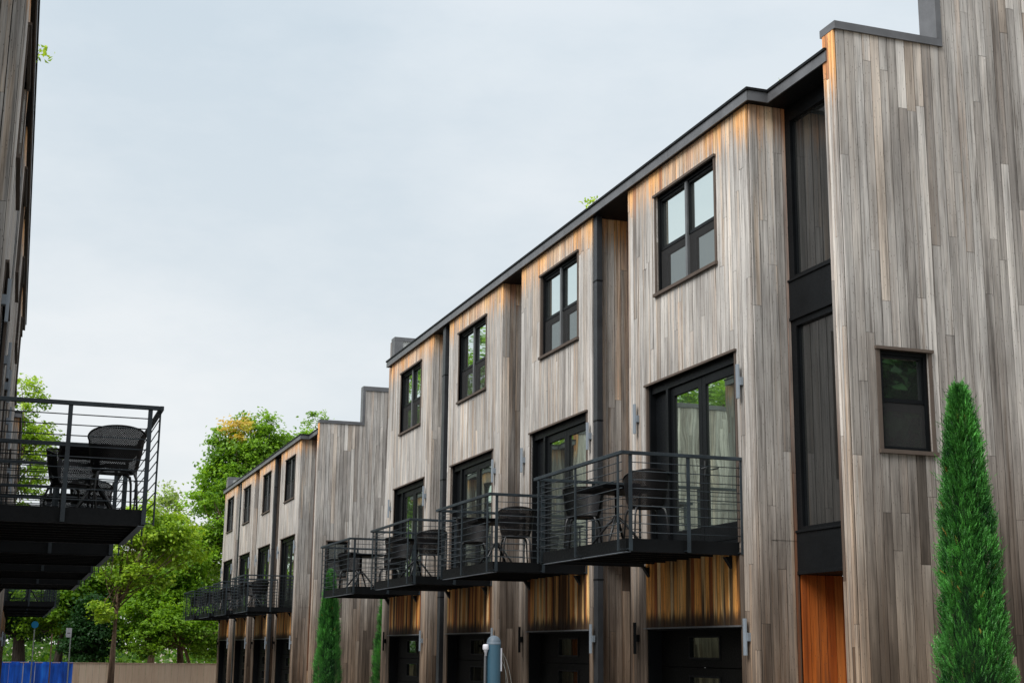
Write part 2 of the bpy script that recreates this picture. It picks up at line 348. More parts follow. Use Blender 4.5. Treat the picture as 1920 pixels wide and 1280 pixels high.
# ------------------------------------------------------------------ the townhouse block (built once at the near right, then copied)
XF = 8.5                                   # bay faces
BAYS = [(15.36, 19.18), (20.65, 24.12), (25.22, 28.83), (30.10, 33.95)]
DOORS = [(15.83, 18.52), (20.89, 23.53), (25.73, 28.48), (30.65, 33.29)]
GARS = [(15.82, 18.64), (20.78, 23.62), (25.64, 28.60), (30.65, 33.46)]
WINS = [(16.29, 18.15), (21.28, 23.03), (26.23, 28.07), (31.10, 32.92)]
ZS = 7.0                                   # soffit
TH = .024
def win_unit(root, F, a, b_, z0, z1, rail, mull=True, screen=True):
    """double-hung window with black frame, wooden trim and screen; origin part = window"""
    m = MB(); t = .045
    m.fbox(F, a, a + t, z0, z1, -.09, -.01); m.fbox(F, b_ - t, b_, z0, z1, -.09, -.01)
    m.fbox(F, a + t, b_ - t, z1 - t, z1, -.09, -.01); m.fbox(F, a + t, b_ - t, z0, z0 + t, -.09, -.01)
    wn = m.build('window', MT['frame'], root)
    m = MB(); cm = (a + b_) / 2
    divs = [(a + t, cm - .03), (cm + .03, b_ - t)] if mull else [(a + t, b_ - t)]
    for p, q in divs:
        m.fbox(F, p, q, rail - .02, rail + .025, -.075, -.028)
        for (uu, vv) in ((p, p + .03), (q - .03, q)): m.fbox(F, uu, vv, rail + .025, z1 - t, -.075, -.03)
        m.fbox(F, p + .03, q - .03, z1 - t - .035, z1 - t, -.075, -.03)
    for p, q in divs:
        m.fbox(F, p + .02, q - .002, rail - .12, rail - .021, -.062, -.045); m.fbox(F, q - .20 if mull else q - .03, q - .002, z0 + t, rail - .121, -.062, -.045)  # wide lower rail and stile stand in for the pane's dark reflection
    m.build('sash', MT['frame'], wn)
    if mull:
        m = MB(); m.fbox(F, cm - .03, cm + .03, z0 + t, z1 - t, -.085, -.002); m.build('mullion', MT['frame2'], wn)
    for p, q in divs:
        m = MB(); m.poly([F(p, z0 + t, -.066), F(q, z0 + t, -.066), F(q, z1 - t, -.066), F(p, z1 - t, -.066)]); m.build('glass_pane', MT['glass'], wn)
        if screen:
            m = MB(); m.poly([F(p, z0 + t, -.035), F(q, z0 + t, -.035), F(q, rail, -.035), F(p, rail, -.035)]); m.build('insect_screen', MT['screen'], wn)
    m = MB()
    m.fbox(F, a - .045, a, z0, z1, -.03, TH + .016); m.fbox(F, b_, b_ + .045, z0, z1, -.03, TH + .016)
    m.fbox(F, a - .06, b_ + .06, z1, z1 + .035, -.03, TH + .04); m.fbox(F, a - .06, b_ + .06, z0 - .045, z0, -.09, TH + .045)
    m.build('window_trim', MT['trim'], wn)
    m = MB(); e = .5      # the room behind
    m.poly([F(a - .3, z0 - .3, -e), F(b_ + .3, z0 - .3, -e), F(b_ + .3, z1 + .3, -e), F(a - .3, z1 + .3, -e)]); m.build('room_back', MT['room'], wn)
    return wn

def patio_door(root, a, b_):
    F = PA(XF); z0, z1 = 1.36, 3.79; m = MB(); t = .05
    m.fbox(F, a, a + t, z0, z1, -.14, 0); m.fbox(F, b_ - t, b_, z0, z1, -.14, 0)
    m.fbox(F, a + t, b_ - t, z1 - .12, z1, -.14, -.02); m.fbox(F, a + t, b_ - t, z0, z0 + .05, -.14, -.02)
    x2 = b_ - .62; x1 = (a + t + .06 + x2) / 2
    m.fbox(F, x2, x2 + .07, z0 + .05, z1 - .12, -.14, -.01)
    d = m.build('patio_door', MT['frame'], root)
    m = MB(); m.fbox(F, x2 + .07, b_ - t, z0 + .05, z1 - .12, -.12, -.09); m.build('side_panel', MT['frame'], d)
    for k, (p, q) in enumerate(((a + t + .02, x1), (x1, x2 - .01))):
        m = MB(); s = .11; zz0, zz1 = z0 + .06, z1 - .13
        m.fbox(F, p + .004, p + s, zz0, zz1, -.10, -.05); m.fbox(F, q - s, q - .004, zz0, zz1, -.10, -.05)
        m.fbox(F, p + s, q - s, zz1 - .12, zz1, -.10, -.05, 0); m.fbox(F, p + s, q - s, zz0, zz0 + .22, -.10, -.05)
        m.build('door_leaf', MT['frame'], d, bevel=.004)
        m = MB(); m.poly([F(p + s, zz0 + .22, -.075), F(q - s, zz0 + .22, -.075), F(q - s, zz1 - .12, -.075), F(p + s, zz1 - .12, -.075)]); m.build('glass_pane', MT['doorglass'], d)
    m = MB(); m.fbox(F, x1 - .09, x1 - .05, z0 + .95, z0 + 1.15, -.05, -.035); m.tube([F(x1 - .07, z0 + 1.04, -.04), F(x1 - .07, z0 + 1.04, .01), F(x1 - .22, z0 + 1.04, .012)], .011)
    m.build('door_handle', MT['legm'], d)
    m = MB(); m.fbox(F, a - .045, a, z0, z1, -.03, TH + .012); m.fbox(F, b_, b_ + .045, z0, z1, -.03, TH + .012); m.fbox(F, a - .06, b_ + .06, z1, z1 + .03, -.03, TH + .04)
    m.build('door_trim', MT['trim'], d)
    m = MB(); e = 1.6
    m.poly([F(a - .5, z0, -e), F(b_ + .5, z0, -e), F(b_ + .5, z1 + .2, -e), F(a - .5, z1 + .2, -e)])
    m.poly([F(a - .5, z0 + .002, -.16), F(b_ + .5, z0 + .002, -.16), F(b_ + .5, z0 + .002, -e), F(a - .5, z0 + .002, -e)])
    m.build('room_back', MT['room'], d)
    m = MB()
    for k in range(14):
        p = x1 + .12 + k * .05; m.fbox(F, p, p + .045, z0 + .25, z1 - .5, -.5 - .02 * (k % 2), -.49 - .02 * (k % 2))
    m.build('curtain', MT['curtain'], d)

def garage(root, a, b_):
    F = PA(XF); z0, z1 = -H, .335; m = MB(); dd = -.20
    hs = 4; ph = (z1 - z0) / hs; c = (a + b_) / 2 + .04
    for k in range(hs):
        p0, p1 = z0 + k * ph + .006, z0 + (k + 1) * ph - .006
        wa, wb, wz0, wz1 = c - .46, c + .46, p0 + .10, p1 - .10
        m.fbox(F, a, wa, p0, p1, dd - .05, dd); m.fbox(F, wb, b_, p0, p1, dd - .05, dd)
        m.fbox(F, wa, wb, p0, wz0, dd - .05, dd); m.fbox(F, wa, wb, wz1, p1, dd - .05, dd)
    g = m.build('garage_door', MT['garage'], root)
    for k in range(hs):
        p0, p1 = z0 + k * ph + .006, z0 + (k + 1) * ph - .006
        wa, wb, wz0, wz1 = c - .46, c + .46, p0 + .10, p1 - .10
        m = MB()
        for q in ((wa, wa + .03, wz0, wz1), (wb - .03, wb, wz0, wz1), (wa + .03, wb - .03, wz0, wz0 + .025), (wa + .03, wb - .03, wz1 - .025, wz1)): m.fbox(F, *q, dd - .02, dd + .012)
        m.build('window_frame', MT['fasciain'], g)
        m = MB(); m.poly([F(wa, wz0, dd - .02), F(wb, wz0, dd - .02), F(wb, wz1, dd - .02), F(wa, wz1, dd - .02)]); m.build('glass_pane', MT['darkglass'], g)
    m = MB(); m.fbox(F, a - .002, a + .03, z0, z1, -.2, 0); m.fbox(F, b_ - .03, b_ + .002, z0, z1, -.2, 0); m.fbox(F, a + .03, b_ - .03, z1 - .03, z1, -.2, .0); m.build('door_jamb', MT['fasciain'], g)
    m = MB(); n = 12    # bowed metal flashing over the head
    for i in range(n):
        s0, s1 = i / n, (i + 1) / n; ua, ub = a - .03 + (b_ - a + .06) * s0, a - .03 + (b_ - a + .06) * s1
        k0, k1 = .035 + .05 * math.sin(math.pi * s0), .035 + .05 * math.sin(math.pi * s1)
        m.hexa([F(ua, z1 - .012, 0), F(ub, z1 - .012, 0), F(ub, z1 - .012, TH + k1), F(ua, z1 - .012, TH + k0), F(ua, z1 + .012, 0), F(ub, z1 + .012, 0), F(ub, z1 + .006, TH + k1), F(ua, z1 + .006, TH + k0)])
    m.build('head_flashing', MT['frame2'], g)
    m = MB(); m.poly([F(a, z0, -.9), F(b_, z0, -.9), F(b_, z1, -.9), F(a, z1, -.9)]); m.build('room_back', MT['gap'], g)

def lamp(root, y, z, dark=False):
    F = PA(XF); m = MB(); n = 7
    pts = [(.034 * math.cos(math.pi * i / (n - 1)), .045 + .034 * math.sin(math.pi * i / (n - 1))) for i in range(n)]
    lo = [F(y + p, z - .22, d + TH) for p, d in pts]; hi = [F(y + p, z + .22, d + TH) for p, d in pts]
    m.poly(lo[::-1]); m.poly(hi)
    for i in range(n):
        j = (i + 1) % n; m.poly([lo[i], lo[j], hi[j], hi[i]])
    LM = MT['frame'] if dark else MT['lamp']; l = m.build('wall_lamp', LM, root)  # low far lamps get black metal as painted shade under the balcony
    m = MB(); m.fbox(F, y - .05, y + .05, z - .05, z + .05, TH, TH + .044); m.build('lamp_bracket', LM, l)

def balcony(root, a, b_):
    """a..b_ along the lane; deck hung off the wall"""
    xo = 6.842; zb0, zb1 = 1.200, 1.355; m = MB()
    xi = xo + .10
    # channel beams
    m.box(xi, XF - .02, a + .10, a + .112, zb0 + H, zb1 + H); m.box(xi, XF - .02, a + .10, a + .16, zb0 + H - .004, zb0 + H + .008)
    m.box(xi, XF - .02, b_ - .112, b_ - .10, zb0 + H, zb1 + H); m.box(xi, XF - .02, b_ - .16, b_ - .10, zb0 + H - .004, zb0 + H + .008)
    m.box(xi - .012, xi, a + .10, b_ - .10, zb0 + H, zb1 + H); m.box(xi - .012, xi + .055, a + .10, b_ - .10, zb0 + H - .010, zb0 + H - .004, 1)
    m.box(XF - .018, XF + .0, a + .12, b_ - .12, zb0 + H, zb1 + H)
    k = a + .45
    while k < b_ - .3: m.box(xi + .01, XF - .03, k, k + .035, zb0 + .02 + H, zb1 - .03 + H); k += .36
    for q in (a + .3, b_ - .3): m.hexa([(XF - .02, q, zb0 - .16 + H), (XF + .02, q, zb0 - .16 + H), (XF + .02, q + .08, zb0 - .16 + H), (XF - .02, q + .08, zb0 - .16 + H), (XF - .12, q, zb0 + H - .012), (XF + .02, q, zb0 + H - .012), (XF + .02, q + .08, zb0 + H - .012), (XF - .12, q + .08, zb0 + H - .012)])
    B = m.build('balcony', [MT['fasciain'], MT['lamp']], root)
    m = MB(); k = a + .115; rd = random.Random(3)
    while k < b_ - .20:
        m.box(xi + .003, XF - .03, k, k + .128, zb1 - .028 + H, zb1 + rd.uniform(.0, .003) + H, 0, (rd.random(), rd.random(), 0)); k += .139
    m.build('deck_boards', MT['deck'], B)
    zr = 2.41; m = MB(); s = .021
    m.box(xo - s, xo + s, a - s, b_ + s, zr - .045 + H, zr + H); m.box(xo + s + .001, XF + .02, a - s, a + s, zr - .044 + H, zr - .001 + H); m.box(xo + s + .001, XF + .02, b_ - s, b_ + s, zr - .044 + H, zr - .001 + H)
    m.build('handrail', MT['rail'], B, bevel=.004)
    def post(px, py, along, short=False):
        m = MB(); zt = zr - .046 + H; zb = zb0 + .0 + H
        if along == 'x': m.box(px - .022, px + .022, py - .008, py + .008, zb, zt)
        else: m.box(px - .008, px + .008, py - .022, py + .022, zb, zt)
        # foot plate tying the post to the beam
        if along == 'x':
            s2 = 1 if py < (a + b_) / 2 else -1; m.box(px - .02, px + .02, min(py + s2 * .008, py + s2 * .10), max(py + s2 * .008, py + s2 * .10), zb + .02, zb + .028)
        else: m.box(px + .008, px + .09, py - .02, py + .02, zb + .02, zb + .028)
        m.build('post', MT['rail'], B)
    ys = [a + .13, a + (b_ - a) * .5, b_ - .13]
    for y in ys: post(xo, y, 'y')
    for y in (a, b_):
        for x in (xo + .11, xo + .89, XF - .03): post(x, y, 'x')
    m = MB()
    for k in range(9):
        z = 2.275 - .1065 * k + H
        m.tube([(xo + .014, a + .03, z), (xo + .014, b_ - .03, z)], .0062, 6)
        for y, s2 in ((a, 1), (b_, -1)): m.tube([(xo + .09, y + s2 * .014, z), (XF - .01, y + s2 * .014, z)], .0062, 6)
    m.build('rail_bars', MT['rail'], B, smooth=True)

ZLOW, ZHIGH, XSTEP, YE = 7.34, 8.52, 10.17, 13.63
def build_block():
    global ORG
    ORG = (XF, YE, 0.0)
    root = empty('townhouse_block', ORG)
    FA = PA(XF)
    for i, (y0, y1) in enumerate(BAYS):
        d, g, wn = DOORS[i], GARS[i], WINS[i]
        m = MB()
        holes = [(d[0], d[1], 1.33, 3.79), (g[0], g[1], -H, .335), (wn[0], wn[1], 5.11, 6.58)]
        def wf(u, z, d=d, y0=y0, y1=y1, wn=wn):
            e = min(abs(u - y0), abs(u - y1), abs(u - wn[0]) + .1, abs(u - wn[1]) + .1)
            return .40 if e < .12 and int(u * 31) % 3 else (.30 if e < .3 else .12)
        # panel boards between deck and garage head use their own material
        pan = (g[0] - .0, g[1] + .0, .335, 1.33)
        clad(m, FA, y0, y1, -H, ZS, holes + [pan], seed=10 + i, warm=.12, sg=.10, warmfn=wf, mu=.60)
        clad(m, FA, pan[0], pan[1], pan[2] + .0, pan[3], (), seed=30 + i, warm=1.0, mi=1, joints=False, bw=.105, sg=.34)
        # side wall facing the camera end, and the far side
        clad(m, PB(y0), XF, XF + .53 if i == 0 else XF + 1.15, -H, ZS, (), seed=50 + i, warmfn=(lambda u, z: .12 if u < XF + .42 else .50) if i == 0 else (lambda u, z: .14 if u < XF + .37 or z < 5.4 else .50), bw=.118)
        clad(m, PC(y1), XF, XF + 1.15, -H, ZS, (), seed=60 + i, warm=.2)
        # dark backing sheets behind the boards, with real openings
        zc = [-H, .335, 1.33, 3.79, 5.11, 6.58, ZS]
        for za, zb, hs in ((-H, .335, g), (.335, 1.33, None), (1.33, 3.79, d), (3.79, 5.11, None), (5.11, 6.58, wn), (6.58, ZS, None)):
            sp = [(y0, y1)] if hs is None else [(y0, hs[0]), (hs[1], y1)]
            for p, q in sp: m.poly([FA(p, za, -.002), FA(q, za, -.002), FA(q, zb, -.002), FA(p, zb, -.002)], 2)
            if hs:      # reveals
                m.poly([FA(hs[0], za, 0), FA(hs[0], za, -.2), FA(hs[0], zb, -.2), FA(hs[0], zb, 0)], 2); m.poly([FA(hs[1], za, 0), FA(hs[1], za, -.2), FA(hs[1], zb, -.2), FA(hs[1], zb, 0)], 2)
                m.poly([FA(hs[0], zb, 0), FA(hs[0], zb, -.2), FA(hs[1], zb, -.2), FA(hs[1], zb, 0)], 2); m.poly([FA(hs[0], za, 0), FA(hs[0], za, -.2), FA(hs[1], za, -.2), FA(hs[1], za, 0)], 2)
        m.poly([(XF, y0 + .002, 0), (XF + 1.15, y0 + .002, 0), (XF + 1.15, y0 + .002, ZS + H), (XF, y0 + .002, ZS + H)], 2)
        m.poly([(XF, y1 - .002, 0), (XF + 1.15, y1 - .002, 0), (XF + 1.15, y1 - .002, ZS + H), (XF, y1 - .002, ZS + H)], 2)
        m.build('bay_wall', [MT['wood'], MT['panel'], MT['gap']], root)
        win_unit(root, FA, wn[0], wn[1], 5.11, 6.58, 5.77)
        patio_door(root, *d); garage(root, *g)
        for (y, z) in ((d[0] - .17, 3.37), (d[1] + .35, 3.37), (g[0] - .19, .20), (g[1] + .28, .20)):
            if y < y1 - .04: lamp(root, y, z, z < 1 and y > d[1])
        balcony(root, (15.716, 20.85, 25.64, 30.72)[i], (18.80, 23.82, 28.71, 33.84)[i])
    # walls at the back of the slots between bays
    m = MB(); rw = MB()
    for i in range(3):
        clad(rw, PA(XF + 1.15), BAYS[i][1], BAYS[i + 1][0], -H, ZS, (), seed=80 + i, warm=.5)
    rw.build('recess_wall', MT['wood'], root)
    # end wall slab with stepped parapet
    m = MB(); FB = PB(YE)
    wz = (9.15, 9.81, 2.28, 3.44)
    clad(m, FB, 8.75, 20.0, -H, ZHIGH, [wz], seed=91, warm=0, ztopfn=lambda u: ZLOW if u < XSTEP else ZHIGH, bw=.119, sg=.22)
    clad(m, PA(8.75), YE, YE + .25, -H, ZLOW, (), seed=92, warm=.44, bw=.06)
    FBk = PB(YE + .002)
    for (p, q, za, zb) in ((8.752, 9.15, -H, ZLOW), (9.15, 9.81, -H, 2.28), (9.15, 9.81, 3.44, ZLOW), (9.81, XSTEP, -H, ZLOW), (XSTEP, 20, -H, ZHIGH)):
        m.poly([FBk(p, za, 0), FBk(q, za, 0), FBk(q, zb, 0), FBk(p, zb, 0)], 1)
    m.poly([(8.752, YE, 0), (8.752, YE + .25, 0), (8.752, YE + .25, ZLOW + H), (8.752, YE, ZLOW + H)], 1)
    # back of the parapet above the roof
    m.poly([(8.752, YE + .25, 7.2 + H), (XSTEP, YE + .25, 7.2 + H), (XSTEP, YE + .25, ZLOW + H), (8.752, YE + .25, ZLOW + H)], 2)
    m.poly([(8.752, YE + .25, 0), (9.2, YE + .25, 0), (9.2, YE + .25, 7.2 + H), (8.752, YE + .25, 7.2 + H)], 1)
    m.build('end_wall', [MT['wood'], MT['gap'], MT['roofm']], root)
    win_unit(root, FB, 9.15, 9.81, 2.28, 3.44, 2.86, mull=False)
    # copings
    m = MB()
    m.box(8.72, XSTEP + .08, YE - .05, YE + .29, ZLOW + H, ZLOW + .10 + H); m.box(XSTEP, XSTEP + .08, YE - .05, YE + .29, ZLOW + .10 + H, ZHIGH + H)
    m.box(XSTEP, 20.0, YE - .05, YE + .29, ZHIGH + H, ZHIGH + .15 + H)
    m.box(8.714, XSTEP + .086, YE - .056, YE - .05, ZLOW - .006 + H, ZLOW + .008 + H)
    m.build('parapet_coping', MT['fascia'], root, bevel=.004)
    # glazed stair slot
    XG = 9.03; FG = PA(XG); ga, gb = YE + .25, 15.335
    m = MB()
    zt = 6.88
    for za, zb in ((4.66, zt), (1.48, 4.14)):
        m.fbox(FG, gb - .12, gb, za, zb, -.10, 0); m.fbox(FG, ga, ga + .08, za, zb, -.1, 0)
        m.fbox(FG, ga + .08, gb - .12, zb - .09, zb, -.1, 0); m.fbox(FG, ga + .08, gb - .12, za, za + .05, -.1, 0)
        m.fbox(FG, gb - .16, gb - .12, za, zb, -.1, -.04)
    m.fbox(FG, ga, gb, zt, ZS, -.1, -.01)
    st = m.build('stair_window', MT['frame'], root)
    for za, zb in ((4.66, zt), (1.48, 4.14)):
        m = MB(); m.poly([FG(ga, za, -.05), FG(gb, za, -.05), FG(gb, zb, -.05), FG(ga, zb, -.05)]); m.build('glass_pane', MT['stairglass'], st)
    for za, zb in ((4.14, 4.66), (.96, 1.48)):
        m = MB(); m.fbox(FG, ga, gb, za + .01, zb - .01, -.1, .02); m.fbox(FG, ga, gb, zb - .022, zb + .004, -.1, .04); m.fbox(FG, ga, gb, za - .01, za + .03, -.1, .03); m.build('spandrel_panel', MT['fasciain'], st, bevel=.003)
    m = MB()
    m.poly([(9.25, gb + .01, .96 + H), (10.4, gb + .01, .96 + H), (10.4, gb + .01, 6.9 + H), (9.25, gb + .01, 6.9 + H)])
    m.poly([(10.4, ga, .96 + H), (10.4, gb, .96 + H), (10.4, gb, 6.9 + H), (10.4, ga, 6.9 + H)])
    m.build('stair_room', MT['room'], st)
    m = MB(); m.box(9.15, 9.31, gb - .16, gb - .13, 1.5 + H, 3.6 + H); m.build('blind', flat_mat('pale_blind_strip', (.60, .66, .44), .9), st)
    m = MB(); m.tube([(9.6, 14.2, 3.25 + H), (9.6, 14.9, 3.25 + H)], .018); m.build('stair_rail', MT['trim'], st)
    # entry recess under the glazing
    m = MB()
    clad(m, PB(15.36), 9.05, 9.95, -H, .95, (), seed=95, warm=1.0, bw=.118, joints=False, mi=2)
    clad(m, PA(9.95), YE + .25, 15.36, -H, .95, [(14.2, 15.1, -H, .5)], seed=96, warm=.9)
    clad(m, PC(YE + .25), 9.05, 9.95, -H, .95, (), seed=97, warm=.9)
    m.poly([(9.03, ga, .955 + H), (9.95, ga, .955 + H), (9.95, 15.36, .955 + H), (9.03, 15.36, .955 + H)], 1)
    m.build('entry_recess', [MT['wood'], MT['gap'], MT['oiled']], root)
    m = MB(); m.box(9.93, 9.96, 14.2, 15.1, 0, .5 + H); fd = m.build('front_door', MT['trim'], root)
    m = MB(); m.box(9.915, 9.93, 14.55, 14.75, 1.0, 2.0); m.build('glass_pane', MT['darkglass'], fd)
    # far end wall
    m = MB(); YF = 34.2; ZF = 7.70
    clad(m, PC(YF + .25), 8.55, 20, -H, ZHIGH, (), seed=98, ztopfn=lambda u: ZF if u < XSTEP else ZHIGH, joints=False)
    clad(m, PA(8.56), YF - .25, YF + .25, -H, ZLOW - .32, (), seed=99, warm=.12)
    m.box(8.6, 20, YF, YF + .248, 0, ZF + H, 2); m.box(XSTEP, 20, YF + .001, YF + .247, ZF + H, ZHIGH + H, 2)
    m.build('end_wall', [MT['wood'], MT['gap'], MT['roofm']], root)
    m = MB(); m.box(8.58, XSTEP, YF - .05, YF + .29, ZF + H, ZF + .10 + H); m.box(8.582, 8.80, YF - .048, YF + .288, 7.2 + H, ZF + H); m.box(XSTEP, XSTEP + .08, YF - .05, YF + .29, ZLOW + H, ZHIGH + H); m.box(XSTEP + .08, 20, YF - .05, YF + .29, ZHIGH + H, ZHIGH + .12 + H)
    m.build('parapet_coping', MT['fascia'], root, bevel=.004)
    # roof slab with folded metal fascia
    m = MB(); z0, z1, z2 = ZS + H, ZS + .128 + H, ZS + .168 + H
    m.box(8.425, 9.9, 15.215, 34.19, z0, z1 - .02); m.box(8.725, 9.9, YE + .252, 15.215, z0, z1 - .02)
    m.box(9.9, 20, YE + .252, 34.19, z0 - .1, z1 - .02)
    rf = m.build('roof', MT['fasciain'], root)
    m = MB()
    for i in range(8):       # fascia lengths with joints
        a, c = 15.205 + i * (34.24 - 15.205) / 8, 15.205 + (i + 1) * (34.24 - 15.205) / 8
        m.box(8.405, 8.424, a, c - .005, z0 - .006, z1)
    m.box(8.424, 8.725, 15.195, 15.214, z0 - .006, z1); m.box(8.705, 8.724, YE + .17, 15.195, z0 - .006, z1); m.box(8.705, 8.78, YE + .15, YE + .17, z0 - .006, z1)
    m.box(8.424, 8.70, 34.19, 34.22, z0 - .006, z1)
    m.build('fascia', MT['fascia'], rf)
    m = MB(); m.box(8.385, 8.46, 15.175, 34.25, z1, z2); m.box(8.46, 8.76, 15.175, 15.25, z1, z2); m.box(8.685, 8.76, YE + .15, 15.175, z1, z2); m.build('drip_edge', MT['fasciain'], rf, bevel=.006)
    m = MB(); m.box(8.5, XSTEP, 15.26, 34.19, z1 - .01, z2 - .02); m.box(8.77, XSTEP, YE + .3, 15.26, z1 - .01, z2 - .02); m.box(XSTEP, 20, YE + .3, 34.19, z1 - .01, z2 - .02); m.box(12.2, 20, YE + .31, 34.18, z1, 8.0 + H); m.build('roof_deck', MT['roofm'], rf)
    # downpipes
    for (ya, yb, xa) in ((20.49, 20.645, 8.495), (29.16, 29.36, 8.48)):
        m = MB(); m.box(xa, xa + .10, ya, yb, 0, ZS + H - .002); p = m.build('downpipe', MT['pipe'], root, bevel=.006)
        for z in (1.1, 3.6, 5.9):
            m = MB(); m.box(xa - .004, xa + .104, ya - .004, yb + .004, z + H - .012, z + H + .012); m.build('pipe_strap', MT['fasciain'], p)
    ORG = (0, 0, 0)
    return root

block = build_block()
tag(block, 'large weathered cedar townhouse block on the right, a cypress against its end wall', 'building', 'rows of cedar townhouses')
far_block = copy_tree(block); far_block.location.x += .30; far_block.location.y += 32.2
tag(far_block, 'smaller looking cedar townhouse block farther down the lane behind two cypresses, balconies overlapping', 'building', 'rows of cedar townhouses')
MX, MY = 8.09, -1.07
def mirror(o, dy=0):
    c = copy_tree(o); c.location.x = MX - o.location.x; c.location.y = o.location.y + MY + dy; c.scale.x = -1; return c
left_block = mirror(block)
tag(left_block, 'cedar townhouse block at the left picture edge seen almost edge on, with balconies overhead', 'building', 'rows of cedar townhouses')
left_far = mirror(block, 32.2)
tag(left_far, 'cedar townhouse block far down the left side, only a dark balcony and wall strip showing', 'building', 'rows of cedar townhouses')

# ------------------------------------------------------------------ setting
m = MB(); m.box(-600, 900, -300, 1500, -.3, -.02); m.build('ground', flat_mat('dry_ground', (.20, .17, .13), .95)); tag(bpy.data.objects['ground'], kind='structure')
def concrete():
    mm, t, o = newmat('lane_concrete'); b = prin(t, o, Roughness=.9)
    c = N(t, 'ShaderNodeTexCoord'); n = N(t, 'ShaderNodeTexNoise', i_Scale=.7, i_Detail=8.0, i_Roughness=.7); t.links.new(c.outputs['Object'], n.inputs['Vector'])
    r = ramp(t, [(.3, (.09, .088, .085)), (.7, (.15, .148, .142))]); t.links.new(n.outputs[0], r.inputs[0])
    br = N(t, 'ShaderNodeTexBrick', i_Scale=1.0); br.inputs['Mortar Size'].default_value = .006; br.inputs['Brick Width'].default_value = 3; br.inputs['Row Height'].default_value = 3
    br.inputs['Color1'].default_value = (1, 1, 1, 1); br.inputs['Color2'].default_value = (.95, .95, .95, 1); br.inputs['Mortar'].default_value = (.35, .35, .35, 1)
    t.links.new(c.outputs['Object'], br.inputs['Vector']); t.links.new(mixc(t, 1.0, r.outputs[0], br.outputs[0], 'MULTIPLY'), b.inputs['Base Color']); return mm
m = MB(); m.box(-.3, XF - .1, -40, 69.6, -.1, 0); m.box(XF - .1, 30, 35.0, 45.4, -.1, 0); m.box(-25, -.3, 33.6, 44.2, -.1, 0); tag(m.build('lane', concrete()), kind='structure')

# ------------------------------------------------------------------ balcony furniture
def make_chair():
    r = empty('perforated_chair', (0, 0, 0))
    me = bpy.data.meshes.new('chair_shell'); vs, fs, uvs = [], [], []
    nu, nv = 28, 7
    for j in range(nv + 1):
        q = j / nv
        for i in range(nu + 1):
            a = math.radians(-118 + 236 * i / nu)
            tall = .5 + .5 * math.cos(a * .76); tall = tall ** .8
            h = .44 + (.14 + .30 * tall) * q
            rr = .215 + .065 * (q ** .6)
            x = rr * math.sin(a) * 1.04; y = -rr * math.cos(a) * 1.0 - .03 * q * tall
            vs.append((x, y, h)); uvs.append((a * .25, h))
    for j in range(nv):
        for i in range(nu): k = j * (nu + 1) + i; fs.append((k, k + 1, k + nu + 2, k + nu + 1))
    k0 = len(vs)
    for q in (1.0, .9, .5):
        for i in range(33):
            a = 2 * math.pi * i / 32; vs.append((.225 * q * math.sin(a), -.222 * q * math.cos(a) + .0, .44 - .02 * (1 - q) - (.012 if q == .9 else 0))); uvs.append((vs[-1][0], vs[-1][1]))
    for j in range(2):
        for i in range(32): k = k0 + j * 33 + i; fs.append((k, k + 1, k + 34, k + 33))
    k = len(vs); vs.append((0, 0, .415)); uvs.append((0, 0))
    for i in range(32): fs.append((k0 + 66 + i, k0 + 67 + i, k))
    me.from_pydata(vs, [], fs); uv = me.uv_layers.new(name='UVMap'); li = [l.vertex_index for l in me.loops]
    uv.data.foreach_set('uv', [c for v in li for c in uvs[v]]); me.materials.append(MT['perf']); me.polygons.foreach_set('use_smooth', [True] * len(fs))
    o = bpy.data.objects.new('seat_shell', me); COL.objects.link(o); o.parent = r
    m = MB(); rim = []
    for i in range(nu + 1): rim.append(vs[nv * (nu + 1) + i])
    m.tube(rim, .009, 6); m.build('rim', MT['furn'], r, smooth=True); m = MB(); m.tube([(.222 * math.sin(2 * math.pi * i / 20), -.22 * math.cos(2 * math.pi * i / 20), .428) for i in range(21)], .011, 6)
    m.build('seat_frame', MT['furn'], r, smooth=True)
    for sx in (-1, 1):
        for sy in (-1, 1):
            m = MB(); m.tube([(sx * .13, sy * .13, .425), (sx * .185, sy * .175, .40), (sx * .205, sy * .20, .33), (sx * .225, sy * .225, 0)], [.014, .017, .013, .011], 8); m.build('leg', MT['legm'], r, smooth=True)
    return r
def make_table():
    r = empty('cafe_table', (0, 0, 0)); m = MB()
    m.hexa([(-.39, -.39, .695), (.39, -.39, .695), (.39, .39, .695), (-.39, .39, .695), (-.42, -.42, .745), (.42, -.42, .745), (.42, .42, .745), (-.42, .42, .745)])
    m.build('table_top', MT['furn'], r, bevel=.006)
    m = MB(); m.tube([(0, 0, .30), (0, 0, .715)], .028, 10); m.build('pedestal', MT['furn'], r, smooth=True)
    for a in (45, 135, 225, 315):
        c, s = math.cos(math.radians(a)), math.sin(math.radians(a)); m = MB(); m.tube([(0, 0, .38), (.12 * c, .12 * s, .28), (.34 * c, .34 * s, .015)], [.024, .020, .014], 8); m.build('leg', MT['legm'], r, smooth=True)
    return r
chair0, table0 = make_chair(), make_table(); used = {'c': 0, 't': 0}
def put(kind, x, y, rz, label, group):
    o0 = chair0 if kind == 'c' else table0
    o = o0 if not used[kind] else copy_tree(o0); used[kind] += 1
    o.location = (x, y, 1.36 + H); o.rotation_euler = (0, 0, math.radians(rz))
    tag(o, label, 'chair' if kind == 'c' else 'table', group)
G1, G2 = 'black perforated balcony chairs', 'black balcony tables'
ords = ['nearest', 'second', 'third', 'farthest']
BY = (15.716, 20.85, 25.64, 30.72)
